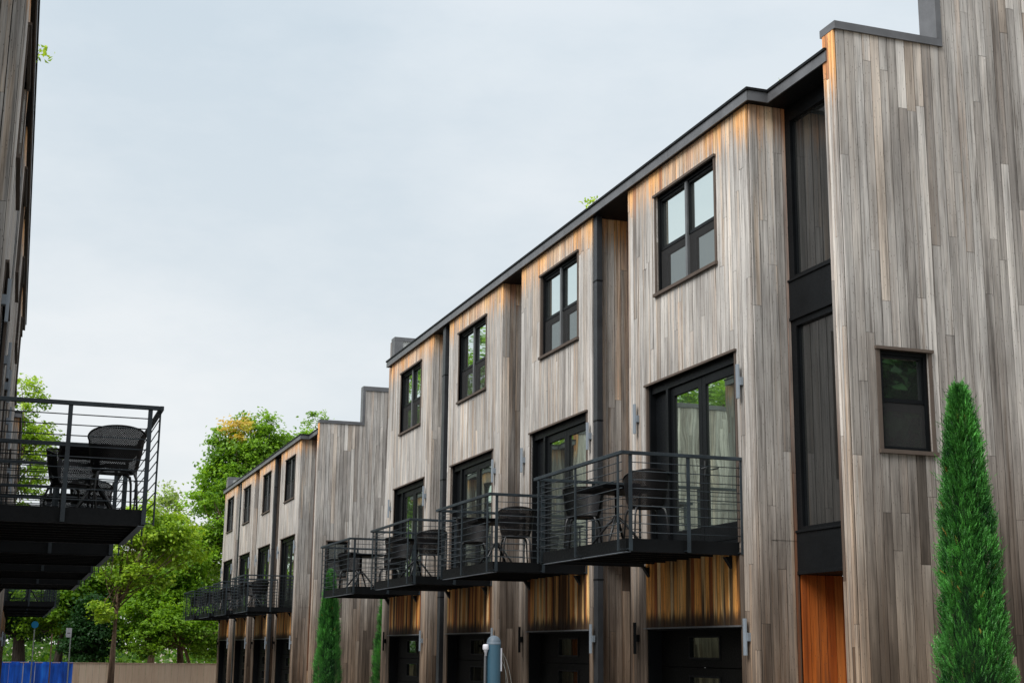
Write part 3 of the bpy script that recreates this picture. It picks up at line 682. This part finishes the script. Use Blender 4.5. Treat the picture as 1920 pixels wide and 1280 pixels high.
for i in range(4):
    a = BY[i]; dx = (0, .05, .0, .0)[i]
    if i == 3:
        put('t', 7.32, a + .95, 8, 'black square table on the farthest balcony of the large right-hand block', G2)
        put('c', 7.30, a + 2.0, 165, 'black chair behind the table on the farthest balcony of the large right-hand block', G1)
        put('c', 7.95, a + .8, 80, 'black chair beside the wall on the farthest balcony of the large right-hand block', G1); continue
    put('t', 7.35 + dx, a + 1.35, (4, -6, 10)[i], 'black square table on the %s balcony of the large right-hand block' % ords[i], G2)
    put('c', 7.42 + dx, a + .58, (-6, -12, 12)[i], 'black chair, back to the camera, on the %s balcony of the large right-hand block' % ords[i], G1)
    put('c', 7.20 + dx, a + 2.15, (150, 165, 172)[i], 'black perforated chair facing the camera on the %s balcony of the large right-hand block' % ords[i], G1)
for i in range(4):
    a = BY[i] + MY
    put('t', .72, a + 1.5, (0, 7, -5, 3)[i], 'black square table on the %s balcony of the left-edge block' % ords[i], G2)
    put('c', .86, a + .66, (4, -14, 9, 20)[i], 'black perforated chair, back to the camera, on the %s balcony of the left-edge block' % ords[i], G1)
    put('c', .48, a + 2.2, (205, 170, 190, 160)[i], 'black chair behind the table on the %s balcony of the left-edge block' % ords[i], G1)
for i in range(4):
    a = BY[i] + 32.2
    put('t', 7.7, a + 1.3, (0, 7, -5, 3)[i], 'small dark table on the %s balcony of the block down the lane' % ords[i], G2)
    put('c', 7.75, a + .6, (4, -14, 9, 20)[i], 'small dark chair, near side of the %s balcony of the block down the lane' % ords[i], G1)
    put('c', 7.6, a + 2.2, (185, 170, 190, 160)[i], 'small dark chair, far side of the %s balcony of the block down the lane' % ords[i], G1)
put('t', .4, BY[0] + 32.2 + MY + 1.4, 0, 'dark table on the far balcony seen under the left-edge balconies', G2)
put('c', .55, BY[0] + 32.2 + MY + .6, 10, 'dark chair on the far balcony seen under the left-edge balconies', G1)

# ------------------------------------------------------------------ foliage
def leaf_mesh(name, P, Nn, size, tone, mat, parent, org, aspect=.62, fold=.18):
    """P centres, Nn normals, size lengths -> one mesh of folded leaf blades"""
    n = len(P); up = RNG.normal(size=(n, 3)); t = np.cross(Nn, up); t /= np.linalg.norm(t, axis=1)[:, None] + 1e-9; b = np.cross(Nn, t)
    L_ = size[:, None]; W = L_ * aspect
    a0 = P - t * L_ * .5; a1 = P + b * W * .5 + Nn * L_ * fold; a2 = P + t * L_ * .5; a3 = P - b * W * .5 + Nn * L_ * fold
    V = np.stack([a0, a1, a2, a3], 1).reshape(-1, 3) - np.array(org)
    me = bpy.data.meshes.new(name); me.vertices.add(4 * n); me.vertices.foreach_set('co', V.astype(np.float32).ravel())
    me.loops.add(4 * n); me.polygons.add(n); me.loops.foreach_set('vertex_index', np.arange(4 * n, dtype=np.int32))
    me.polygons.foreach_set('loop_start', np.arange(0, 4 * n, 4, dtype=np.int32)); me.polygons.foreach_set('loop_total', np.full(n, 4, np.int32))
    me.update(calc_edges=True)
    at = me.color_attributes.new('tone', 'FLOAT_COLOR', 'POINT'); cc = np.ones((n, 4, 4), np.float32); cc[:, :, :3] = tone[:, None, :]; at.data.foreach_set('color', cc.ravel())
    me.materials.append(mat); o = bpy.data.objects.new(name, me); COL.objects.link(o); o.parent = parent; return o
GREEN = leaf_mat('maple_leaf', (.030, .115, .008), (.28, .50, .035), .42)
LIME = leaf_mat('lime_leaf', (.09, .23, .010), (.44, .62, .05))
DARKG = leaf_mat('dark_leaf', (.008, .040, .012), (.04, .13, .03))
PALE = leaf_mat('pale_leaf', (.12, .22, .04), (.46, .60, .18))
def tree(name, label, base, lobes, mat, ncl=150, nl=46, size=.17, cl=.42, trunk_r=.16, lean=(0, 0), group='trees beyond the end of the lane', bark='bark', fork=.45, warm=(), upright=False):
    """lobes: (x, y, z above eye, rx, ry, rz)"""
    bx, by = base; r = empty(name, (bx, by, 0)); org = (bx, by, 0)
    tot = sum(l[3] * l[4] * l[5] for l in lobes) ; Ps, Ns, Ts, Zs, limbs = [], [], [], [], []
    for li, (x, y, z, rx, ry, rz) in enumerate(lobes):
        n = max(10, int(ncl * (rx * ry * rz) / tot)); lc = 0
        for i in range(n):
            d = RNG.normal(size=3); d /= np.linalg.norm(d); rad = RNG.uniform(.25, 1.06) ** .55
            c = np.array([x, y, z + H]) + d * rad * np.array([rx, ry, rz]) + RNG.normal(size=3) * .12
            if c[2] < .3: continue
            k = int(nl * RNG.uniform(.6, 1.4)); s = cl * RNG.uniform(.6, 1.35)
            off = RNG.normal(size=(k, 3)) * np.array([s, s, s * .55]) * .55
            Ps.append(c + off); nn = np.array([0, 0, .9]) + d * .5 + RNG.normal(size=(k, 3)) * .55; Ns.append(nn)
            tv = RNG.uniform(.25, .8); tn = np.clip(tv + RNG.normal(size=k) * .13, 0, 1)
            wv = 0.0
            for (wx, wy, wz, wr) in warm:
                if np.linalg.norm(c - np.array([wx, wy, wz + H])) < wr: wv = RNG.uniform(.35, .75)
            Ts.append(np.stack([tn, np.full(k, .5), np.full(k, wv)], 1)); Zs.append(size * RNG.uniform(.65, 1.3, k))
            if i % 5 == 0 and lc < 12: limbs.append((Vector(c), li)); lc += 1
    P_ = np.concatenate(Ps); Nn = np.concatenate(Ns); Nn /= np.linalg.norm(Nn, axis=1)[:, None]
    leaf_mesh('crown', P_, Nn, np.concatenate(Zs), np.concatenate(Ts), mat, r, org)
    zmax = max(l[2] + l[5] for l in lobes) + H; zmin = max(.9, min(l[2] - l[5] for l in lobes) + H)
    top = Vector((np.mean([l[0] for l in lobes]), np.mean([l[1] for l in lobes]), zmin + (zmax - zmin) * .6)); b0 = Vector((bx, by, -.05))
    if upright: top.x = bx + .12
    zf = zmin + (zmax - zmin) * .12
    m = MB(); pts = [b0, Vector((bx + (top.x - bx) * .12 + lean[0], by, zf * .5)), Vector((bx + (top.x - bx) * .3 + lean[0], by, zf)), top]
    m.tube(pts, [trunk_r * 1.15, trunk_r * .9, trunk_r * .72, trunk_r * .2], 9)
    for e, li in limbs:
        q = random.uniform(0, .8); s = pts[2].lerp(pts[3], q); mid = s.lerp(e, .5) + Vector((random.uniform(-.3, .3), random.uniform(-.3, .3), -.25))
        m.tube([s, mid, e], [trunk_r * .32 * (1 - q * .5), trunk_r * .18, .015], 5)
    m.build('trunk', MT[bark], r, smooth=True, org=org); tag(r, label, 'tree', group); return r
# big maple over the far roof, with turning leaves
tree('maple_tree', 'tall maple rising behind the far roof with a patch of orange leaves', (12.4, 79), [(11.6, 78, 10.9, 2.2, 2.0, 1.9), (13.4, 78.5, 10.2, 1.8, 1.8, 1.6), (10.6, 78, 8.6, 2.0, 2.0, 1.6), (12.6, 79, 8.0, 2.2, 2.2, 1.8), (14.6, 79, 11.4, 1.5, 1.2, .8), (11.2, 78, 6.2, 1.4, 1.4, 1.0), (9.9, 78, 10.2, 1.0, 1.0, 1.0)], GREEN, 560, 66, .21, .5, .26, warm=[(10.6, 76.9, 11.9, 1.0), (10.4, 76.4, 10.1, .5), (11.6, 76.6, 8.6, .4)])
tree('maple_tree', 'loose maple branches reaching left of the far block, sky between the leaves', (11.2, 76), [(9.0, 76, 7.6, 1.1, 1.1, .6), (9.9, 76, 6.0, 1.3, 1.2, .9), (10.6, 76, 8.2, .8, .8, .9), (10.2, 76, 4.6, 1.2, 1.2, .8), (9.0, 76, 5.4, .8, .8, .5)], GREEN, 170, 50, .19, .42, .18)
tree('maple_tree', 'small maple tip standing clear above the far roof, right of the orange patch', (16.6, 82), [(16.0, 82, 12.6, .8, .9, 1.2), (16.7, 82, 10.9, 1.4, 1.2, 1.2)], GREEN, 60, 46, .2, .4, .16)
# young street tree with the visible trunk
tree('young_tree', 'young street tree with a bare forked trunk in front of the timber fence', (4.35, 68.6), [(5.5, 68.3, 5.4, 1.9, 1.4, 1.0), (4.2, 68.2, 4.6, 1.6, 1.3, 1.0), (6.8, 68.6, 4.4, 1.3, 1.2, .7), (5.3, 68.0, 3.1, 1.6, 1.0, .45), (3.8, 68.1, 1.5, .55, .5, .6), (6.6, 68.4, 5.2, 1.2, 1.0, .8)], LIME, 250, 50, .19, .42, .135, upright=True)
tree('leafy_tree', 'mid green tree filling the view left of the far balconies', (8.2, 75), [(7.6, 75, 4.0, 1.6, 1.5, 1.6), (8.6, 75.5, 2.0, 1.8, 1.6, 1.8), (6.9, 74.5, 1.6, 1.5, 1.4, 1.4), (9.5, 76, .6, 1.2, 1.3, 1.2), (5.6, 75, 3.2, 1.4, 1.2, 1.3)], GREEN, 430, 60, .2, .45, .2)
tree('leafy_tree', 'pale loose tree rising above the young street tree against the sky', (7.6, 86), [(7.8, 86, 6.8, 1.7, 1.6, 1.7), (9.2, 86, 5.0, 1.8, 1.6, 1.8), (6.6, 86, 4.6, 1.6, 1.5, 1.6), (10.6, 86.5, 3.6, 1.4, 1.4, 1.6), (8.0, 86, 9.0, .5, .5, 1.0), (5.2, 86, 3.6, 1.6, 1.4, 1.6), (10.2, 86, 5.6, 1.4, 1.3, 1.5)], PALE, 460, 54, .22, .5, .2)
tree('leafy_tree', 'yellow green tree just past the end of the left-edge block', (-1.2, 80), [(-.6, 80, 12.4, 1.4, 1.3, 2.2), (.0, 80, 9.6, 1.5, 1.3, 1.6), (.5, 80, 11.2, .9, .9, .7), (-.8, 80, 7.4, 1.6, 1.3, 1.6)], LIME, 170, 50, .21, .45, .2)
tree('dark_tree', 'dark broad leaved tree under the balconies behind the blue sheeting', (2.1, 75), [(2.9, 75, 3.0, 1.3, 1.2, 1.2), (1.2, 75, 2.0, 1.4, 1.2, .9), (2.0, 75.5, 1.2, 1.6, 1.2, .7), (3.6, 75, 1.9, 1.0, 1.0, .8), (4.3, 75.5, 3.0, 1.0, 1.0, 1.0)], GREEN, 260, 56, .2, .42, .22, bark='barkd')
tree('dark_tree', 'dark tree with two thick stems at the left picture edge behind the blue sheeting', (.35, 77), [(.2, 77, 1.6, 1.6, 1.3, 1.2), (-1.2, 77, 2.0, 1.5, 1.4, 1.4), (.9, 77.5, .9, 1.0, 1.0, .6)], DARKG, 220, 50, .2, .42, .36, bark='barkd')
tree('conifer_tree', 'drooping dark green conifer between the white sign and the young tree', (3.7, 73), [(3.5, 73, 1.0, .8, .7, 1.5), (3.2, 73.2, .2, 1.0, .8, 1.0), (4.1, 73, .4, .7, .7, 1.1)], DARKG, 200, 60, .16, .38, .15, bark='barkd')
tree('leafy_tree', 'bright green bush tree low behind the fence by the far block', (8.6, 73), [(7.6, 73, .9, 1.3, 1.0, 1.1), (9.0, 73, .7, 1.2, 1.0, 1.0), (6.2, 73, .6, 1.2, 1.0, 1.1), (5.1, 73, 1.4, .9, .9, 1.2)], GREEN, 210, 56, .17, .38, .1)
# trees behind the left-hand rows, seen in the window panes
tree('tall_tree', 'tall round tree behind the left-hand blocks, reflected in the farther upper windows', (-6.5, 80), [(-6, 72, 13.5, 2.6, 4, 3.6), (-6.5, 82, 14, 3, 5, 3.8), (-6.5, 94, 13, 3, 6, 5), (-7, 84, 7, 3, 8, 5)], GREEN, 620, 70, .26, .7, .4, group='trees behind the left-hand rows')
tree('tall_tree', 'broad tree behind the left-edge block, reflected in the nearest balcony door', (-19, 72), [(-19, 69, 12.5, 4, 4, 3.2), (-21, 76, 11, 4, 4, 4), (-17, 64, 11, 4, 4, 3)], GREEN, 420, 70, .26, .7, .4, group='trees behind the left-hand rows')
tree('tall_tree', 'second broad tree behind the left-edge block, reflected in the middle balcony doors', (-14, 62), [(-14, 74, 11, 4, 5, 3.6), (-14, 66, 9, 4, 4, 3), (-15, 84, 12, 4, 5, 4)], LIME, 360, 70, .26, .7, .4, group='trees behind the left-hand rows')
tree('tall_tree', 'dark tree behind the camera, reflected in the small end wall window', (22, -6), [(22, -6, 7, 5, 3, 5), (27, -10, 6, 5, 4, 6), (17, -9, 6, 5, 4, 5)], DARKG, 620, 80, .42, 1.0, .4, group='trees behind the lane')
# far wood
wr = []
for i in range(900):
    wr.append((RNG.uniform(-55, 60), RNG.uniform(92, 118), RNG.uniform(0, 1) ** 1.6 * 5 + .1))
C_ = np.array(wr); k = 60; P_ = np.repeat(C_, k, 0) + RNG.normal(size=(len(C_) * k, 3)) * np.array([1.1, 1.1, .8]); P_[:, 2] = np.maximum(P_[:, 2], .05)
Nn = RNG.normal(size=P_.shape) * .6 + np.array([0, -.4, .7]); Nn /= np.linalg.norm(Nn, axis=1)[:, None]
tn = np.repeat(RNG.uniform(.0, .45, len(C_)), k); T_ = np.stack([np.clip(tn + RNG.normal(size=len(tn)) * .1, 0, 1), tn, tn * 0], 1)
fw_ = leaf_mesh('distant_wood', P_, Nn, RNG.uniform(.3, .55, len(P_)), T_, GREEN, None, (0, 0, 0)); tag(fw_, kind='stuff')

# cypresses
def cypress_mesh(root, org, height, rad, n=5200, seed=1):
    g = np.random.default_rng(seed); u = g.uniform(0, 1, n) ** .8; z = height * (.02 + .98 * u)
    prof = lambda q: np.clip((1 - q) ** .50 * (1 - .25 * np.exp(-((q) / .12) ** 2)) , .02, 1) * rad
    a = g.uniform(0, 2 * math.pi, n)
    nc = 260; ca, cz, cd = g.uniform(0, 2 * math.pi, nc), g.uniform(0, 1, nc) ** .8 * height, g.normal(size=nc)
    dist = ((np.abs((a[:, None] - ca[None] + math.pi) % (2 * math.pi) - math.pi) * .42) ** 2 + ((z[:, None] - cz[None]) * .55) ** 2)
    near = dist.argmin(1); ds = np.sqrt(dist[np.arange(n), near]); lump = 1.08 + cd[near] * .055 - ds * 1.25 + g.normal(size=n) * .03
    ctone = g.normal(size=nc)[near] * .19
    rr = prof(z / height) * lump * (1 - np.abs(g.normal(size=n)) * .13)
    px, py = rr * np.cos(a), rr * np.sin(a); V, F_, T = [], [], []
    out_ = np.stack([np.cos(a), np.sin(a), np.zeros(n)], 1)
    for i in range(n):
        d = out_[i] * g.uniform(.25, .75) + np.array([0, 0, 1.0]) + g.normal(size=3) * .22; d /= np.linalg.norm(d)
        s = np.cross(d, out_[i] + g.normal(size=3) * .5); s /= np.linalg.norm(s) + 1e-9
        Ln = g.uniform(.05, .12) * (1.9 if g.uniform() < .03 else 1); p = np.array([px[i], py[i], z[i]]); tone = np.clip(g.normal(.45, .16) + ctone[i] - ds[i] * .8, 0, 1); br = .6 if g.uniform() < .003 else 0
        q = np.cross(s, d)
        for kk in range(7):     # a feathery spray: short blades off one stem
            f = kk / 7; c = p + d * Ln * f; sd_ = (s if kk % 2 else -s) + q * g.uniform(-.6, .6); e = c + (d * .75 + sd_ * .62) * Ln * (.42 - .22 * f); wv = q * .0048 + d * .003
            if kk == 6: e = p + d * Ln * 1.12
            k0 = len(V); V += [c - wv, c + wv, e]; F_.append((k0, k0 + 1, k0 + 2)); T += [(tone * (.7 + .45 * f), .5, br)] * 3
    me = bpy.data.meshes.new('foliage'); me.from_pydata([tuple(v) for v in V], [], F_)
    at = me.color_attributes.new('tone', 'FLOAT_COLOR', 'POINT'); cc = np.ones((len(V), 4), np.float32); cc[:, :3] = np.array(T, np.float32); at.data.foreach_set('color', cc.ravel())
    me.materials.append(CYP); o = bpy.data.objects.new('foliage', me); COL.objects.link(o); o.parent = root
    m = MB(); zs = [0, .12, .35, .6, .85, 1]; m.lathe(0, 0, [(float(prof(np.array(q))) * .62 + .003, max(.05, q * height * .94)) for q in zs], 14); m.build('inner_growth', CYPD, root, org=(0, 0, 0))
    m = MB(); m.tube([(0, 0, -.02), (0, 0, height * .5)], [.05, .02], 8); m.build('trunk', MT['barkd'], root, org=(0, 0, 0))
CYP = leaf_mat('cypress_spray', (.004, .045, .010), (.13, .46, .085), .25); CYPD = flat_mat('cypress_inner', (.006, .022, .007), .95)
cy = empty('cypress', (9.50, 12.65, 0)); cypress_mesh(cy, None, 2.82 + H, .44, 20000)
tag(cy, 'tall bright green columnar cypress against the end wall at right, under the small window', 'tree', 'columnar cypresses')
c2 = copy_tree(cy); c2.location = (9.2, 43.9, 0); c2.scale = (1.05, 1.05, .90); c2.rotation_euler.z = 2
tag(c2, 'narrow cypress at the left corner of the far end wall, partly behind the balcony rails', 'tree', 'columnar cypresses')
c3 = copy_tree(cy); c3.location = (11.2, 44.0, 0); c3.scale = (1.35, 1.35, .95); c3.rotation_euler.z = 4
tag(c3, 'narrow cypress between the far end wall and the nearer block', 'tree', 'columnar cypresses')

# plants growing on the roofs
def sprig(x, y, z, n, s, label, mat=LIME):
    r = empty('roof_plant', (x, y, z)); P_ = RNG.normal(size=(n, 3)) * np.array([s, s, s * .6]) + np.array([x, y, z + s * .9]); Nn = RNG.normal(size=(n, 3)); Nn /= np.linalg.norm(Nn, axis=1)[:, None]
    leaf_mesh('leaves', P_, Nn, RNG.uniform(.06, .12, n) * s * 8, np.stack([RNG.uniform(.3, 1, n), np.zeros(n), np.zeros(n)], 1), mat, r, (x, y, z))
    m = MB()
    for i in range(5): m.tube([(x, y, z - .02), (x + random.uniform(-s, s), y + random.uniform(-s, s), z + s * 1.3)], .004, 4)
    m.build('stems', MT['bark'], r, org=(x, y, z)); tag(r, label, 'plant', 'weeds growing on the roofs')
sprig(8.46, 20.6, 7.17 + H, 60, .085, 'small green weed on the roof edge above the second bay')
sprig(8.80, 14.95, 7.18 + H, 22, .035, 'dry pale weed at the inner corner of the near roof', PALE)
sprig(-.33, 17.5, 7.14 + H, 44, .10, 'leafy sprig sticking out past the left roof edge')

# ------------------------------------------------------------------ timber fence and blue sheeting at the end of the lane
YW = 70.0; m = MB(); FW = PB(YW); ztop = -.76
for i in range(44):      # tone differs by panel
    x0 = -3.0 + i * .30; rd = random.Random(i // 4 + 3); tone = (rd.random() * .6 + .2, rd.uniform(.45, .95), 0)
    m.fbox(FW, x0 + .004, x0 + .296, -H, ztop + .0, 0, .025 + .004 * (i % 2), 0, (tone[0], tone[1] + random.uniform(-.05, .05), .25 if rd.random() < .4 else 0))
fe = empty('timber_fence', (4, YW, 0))
def wood_fence():
    mm, t, o = newmat('fence_wood'); b = prin(t, o, Roughness=.85); a = N(t, 'ShaderNodeAttribute', attribute_name='tone'); sa = N(t, 'ShaderNodeSeparateColor'); t.links.new(a.outputs['Color'], sa.inputs[0])
    c = N(t, 'ShaderNodeTexCoord'); mp = N(t, 'ShaderNodeMapping'); mp.inputs['Scale'].default_value = (14, 14, 1.5); n = N(t, 'ShaderNodeTexNoise', i_Scale=1.0, i_Detail=5.0); t.links.new(c.outputs['Object'], mp.inputs[0]); t.links.new(mp.outputs[0], n.inputs['Vector'])
    r = ramp(t, [(.2, (.30, .19, .12)), (.6, (.62, .46, .34)), (.95, (.74, .60, .48))]); t.links.new(math_(t, 'ADD', math_(t, 'MULTIPLY', sa.outputs[1], .6), math_(t, 'MULTIPLY', n.outputs[0], .5)), r.inputs[0]); t.links.new(r.outputs[0], b.inputs['Base Color']); return mm
FWD = wood_fence(); m.build('boards', FWD, fe, org=(4, YW, 0))
m = MB(); m.box(-3.0, 10.2, YW - .05, YW + .06, ztop + H, ztop + .03 + H); m.build('cap_rail', FWD, fe, org=(4, YW, 0)); tag(fe, 'low weathered timber fence across the end of the lane', 'fence')
def tarp():
    mm, t, o = newmat('blue_sheet'); b = prin(t, o, Roughness=.45); c = N(t, 'ShaderNodeTexCoord'); mp = N(t, 'ShaderNodeMapping'); mp.inputs['Scale'].default_value = (5, 5, .8); n = N(t, 'ShaderNodeTexNoise', i_Scale=1.0, i_Detail=5.0, i_Distortion=.6)
    t.links.new(c.outputs['Object'], mp.inputs[0]); t.links.new(mp.outputs[0], n.inputs['Vector']); r = ramp(t, [(.3, (.003, .05, .34)), (.55, (.006, .12, .72)), (.75, (.02, .22, .92))]); t.links.new(n.outputs[0], r.inputs[0]); t.links.new(r.outputs[0], b.inputs['Base Color']); return mm
TP = tarp(); WH = flat_mat('pale_seam', (.45, .5, .6))
tr_ = empty('blue_sheeting', (1.0, YW - .1, 0)); orgT = (1.0, YW - .1, 0)
for (p, q) in ((-1.2, .52), (.54, 1.03), (1.05, 2.70)):
    m = MB(); n = 14
    for i in range(n):
        ua, ub = p + (q - p) * i / n, p + (q - p) * (i + 1) / n; da, db = .05 + .018 * math.sin(ua * 9) + .01 * math.sin(ua * 23), .05 + .018 * math.sin(ub * 9) + .01 * math.sin(ub * 23)
        m.poly([FW(ua, -H, da), FW(ub, -H, db), FW(ub, ztop + .035, db), FW(ua, ztop + .035, da)])
        m.poly([FW(ua, ztop + .035, da), FW(ub, ztop + .035, db), FW(ub, ztop + .04, -.06), FW(ua, ztop + .04, -.06)])
    m.build('sheet', TP, tr_, smooth=True, org=orgT)
m = MB(); m.fbox(FW, -1.2, 2.70, ztop - .10, ztop - .085, .08, .095); m.build('top_hem', TP, tr_, org=orgT)
m = MB(); m.fbox(FW, .515, .545, -H, ztop - .1, .06, .085); m.fbox(FW, 1.025, 1.055, -H, ztop - .1, .06, .085); m.build('seam', WH, tr_, org=orgT)
tag(tr_, 'bright blue plastic sheeting over the left part of the low timber fence', 'sheeting')

# ------------------------------------------------------------------ signs, posts, bollard
BL = flat_mat('sign_blue', (.02, .25, .50), .4); WHT = flat_mat('sign_white', (.62, .62, .66), .5); GP = metal_mat('galvanised_post', (.33, .36, .34), .45, .5)
m = MB(); sg = empty('round_sign', (.83, 66.0, 0)); m.tube([(.83, 66, 0), (.83, 66, .83 + H)], .026, 8); m.build('post', GP, sg, org=(.83, 66, 0))
m = MB(); m.tube([(.83, 65.97, .90 + H), (.83, 65.93, .90 + H)], .15, 24); m.build('sign_disc', BL, sg, org=(.83, 66, 0)); tag(sg, 'small round blue sign on a slim grey post behind the blue sheeting', 'sign')
sg = empty('square_sign', (2.33, 66.0, 0)); m = MB(); m.tube([(2.36, 66, 0), (2.36, 66, .78 + H)], .026, 8); m.build('post', GP, sg, org=(2.33, 66, 0))
m = MB(); m.box(2.15, 2.39, 65.95, 65.965, .38 + H, .78 + H); m.build('sign_plate', WHT, sg, bevel=.01, org=(2.33, 66, 0))
m = MB(); m.box(2.21, 2.33, 65.944, 65.949, .55 + H, .575 + H); m.build('sign_mark', MT['frame'], sg, org=(2.33, 66, 0)); tag(sg, 'upright white notice sign on a grey post left of the young tree', 'sign')
m = MB(); m.tube([(1.62, 67, 0), (1.60, 67, .50 + H)], .03, 8); m.tube([(1.60, 67, .50 + H), (1.60, 67, .53 + H)], .035, 8); tag(m.build('slim_post', MT['bark'], org=(0, 0, 0)), 'slim brown post between the blue round sign and the white notice', 'post')
TL = metal_mat('teal_paint', (.030, .085, .125), .4, .5, .12); bx_, by_ = 4.655, 14.0; bo = empty('bollard', (bx_, by_, 0)); og = (bx_, by_, 0)
prof = [(.070, 0), (.070, 1.815)]; m = MB(); m.lathe(bx_, by_, [(.071, 0), (.071, 1.83)], 32); m.build('post', TL, bo, smooth=True, org=og)
m = MB(); m.lathe(bx_, by_, [(.073, 1.815), (.073, 1.832)] + [(.073 * math.cos(math.radians(a)), 1.832 + .073 * math.sin(math.radians(a))) for a in range(0, 91, 10)], 32); m.build('dome_cap', metal_mat('grey_cap', (.09, .12, .15), .5, .4, .1), bo, smooth=True, org=og)
m = MB(); m.box(bx_ + .062, bx_ + .078, by_ - .035, by_ - .005, 1.55, 1.78); m.build('reflector', WHT, bo, org=og)
m = MB(); m.tube([(bx_ - .098, by_ - .02, 0), (bx_ - .098, by_ - .02, 1.70)], .012, 8); m.build('side_pipe', MT['frame2'], bo, org=og)
m = MB(); m.lathe(bx_ - .093, by_ - .02, [(.0, 1.70), (.013, 1.70), (.013, 1.735), (.019, 1.738), (.019, 1.755), (.028, 1.76), (.031, 1.77), (.031, 1.805), (.025, 1.815), (0, 1.817)], 16); m.build('valve', WHT, bo, smooth=True, org=og)
for k_ in range(3):
    m = MB(); pts = []
    for i in range(13):
        q = i / 12; pts.append((bx_ + .075 + (.07 + .035 * k_) * math.sin(q * 1.5), by_ - .02 * k_, 1.74 - .09 * (k_ % 2) - (.06 + .1 * k_) * q - .55 * q ** 2.2))
    m.tube(pts, .0015, 5); m.build('wire', GP, bo, org=og)
tag(bo, 'dark teal domed steel bollard with a small white valve and thin wires', 'bollard')
for o in COL.objects: pass
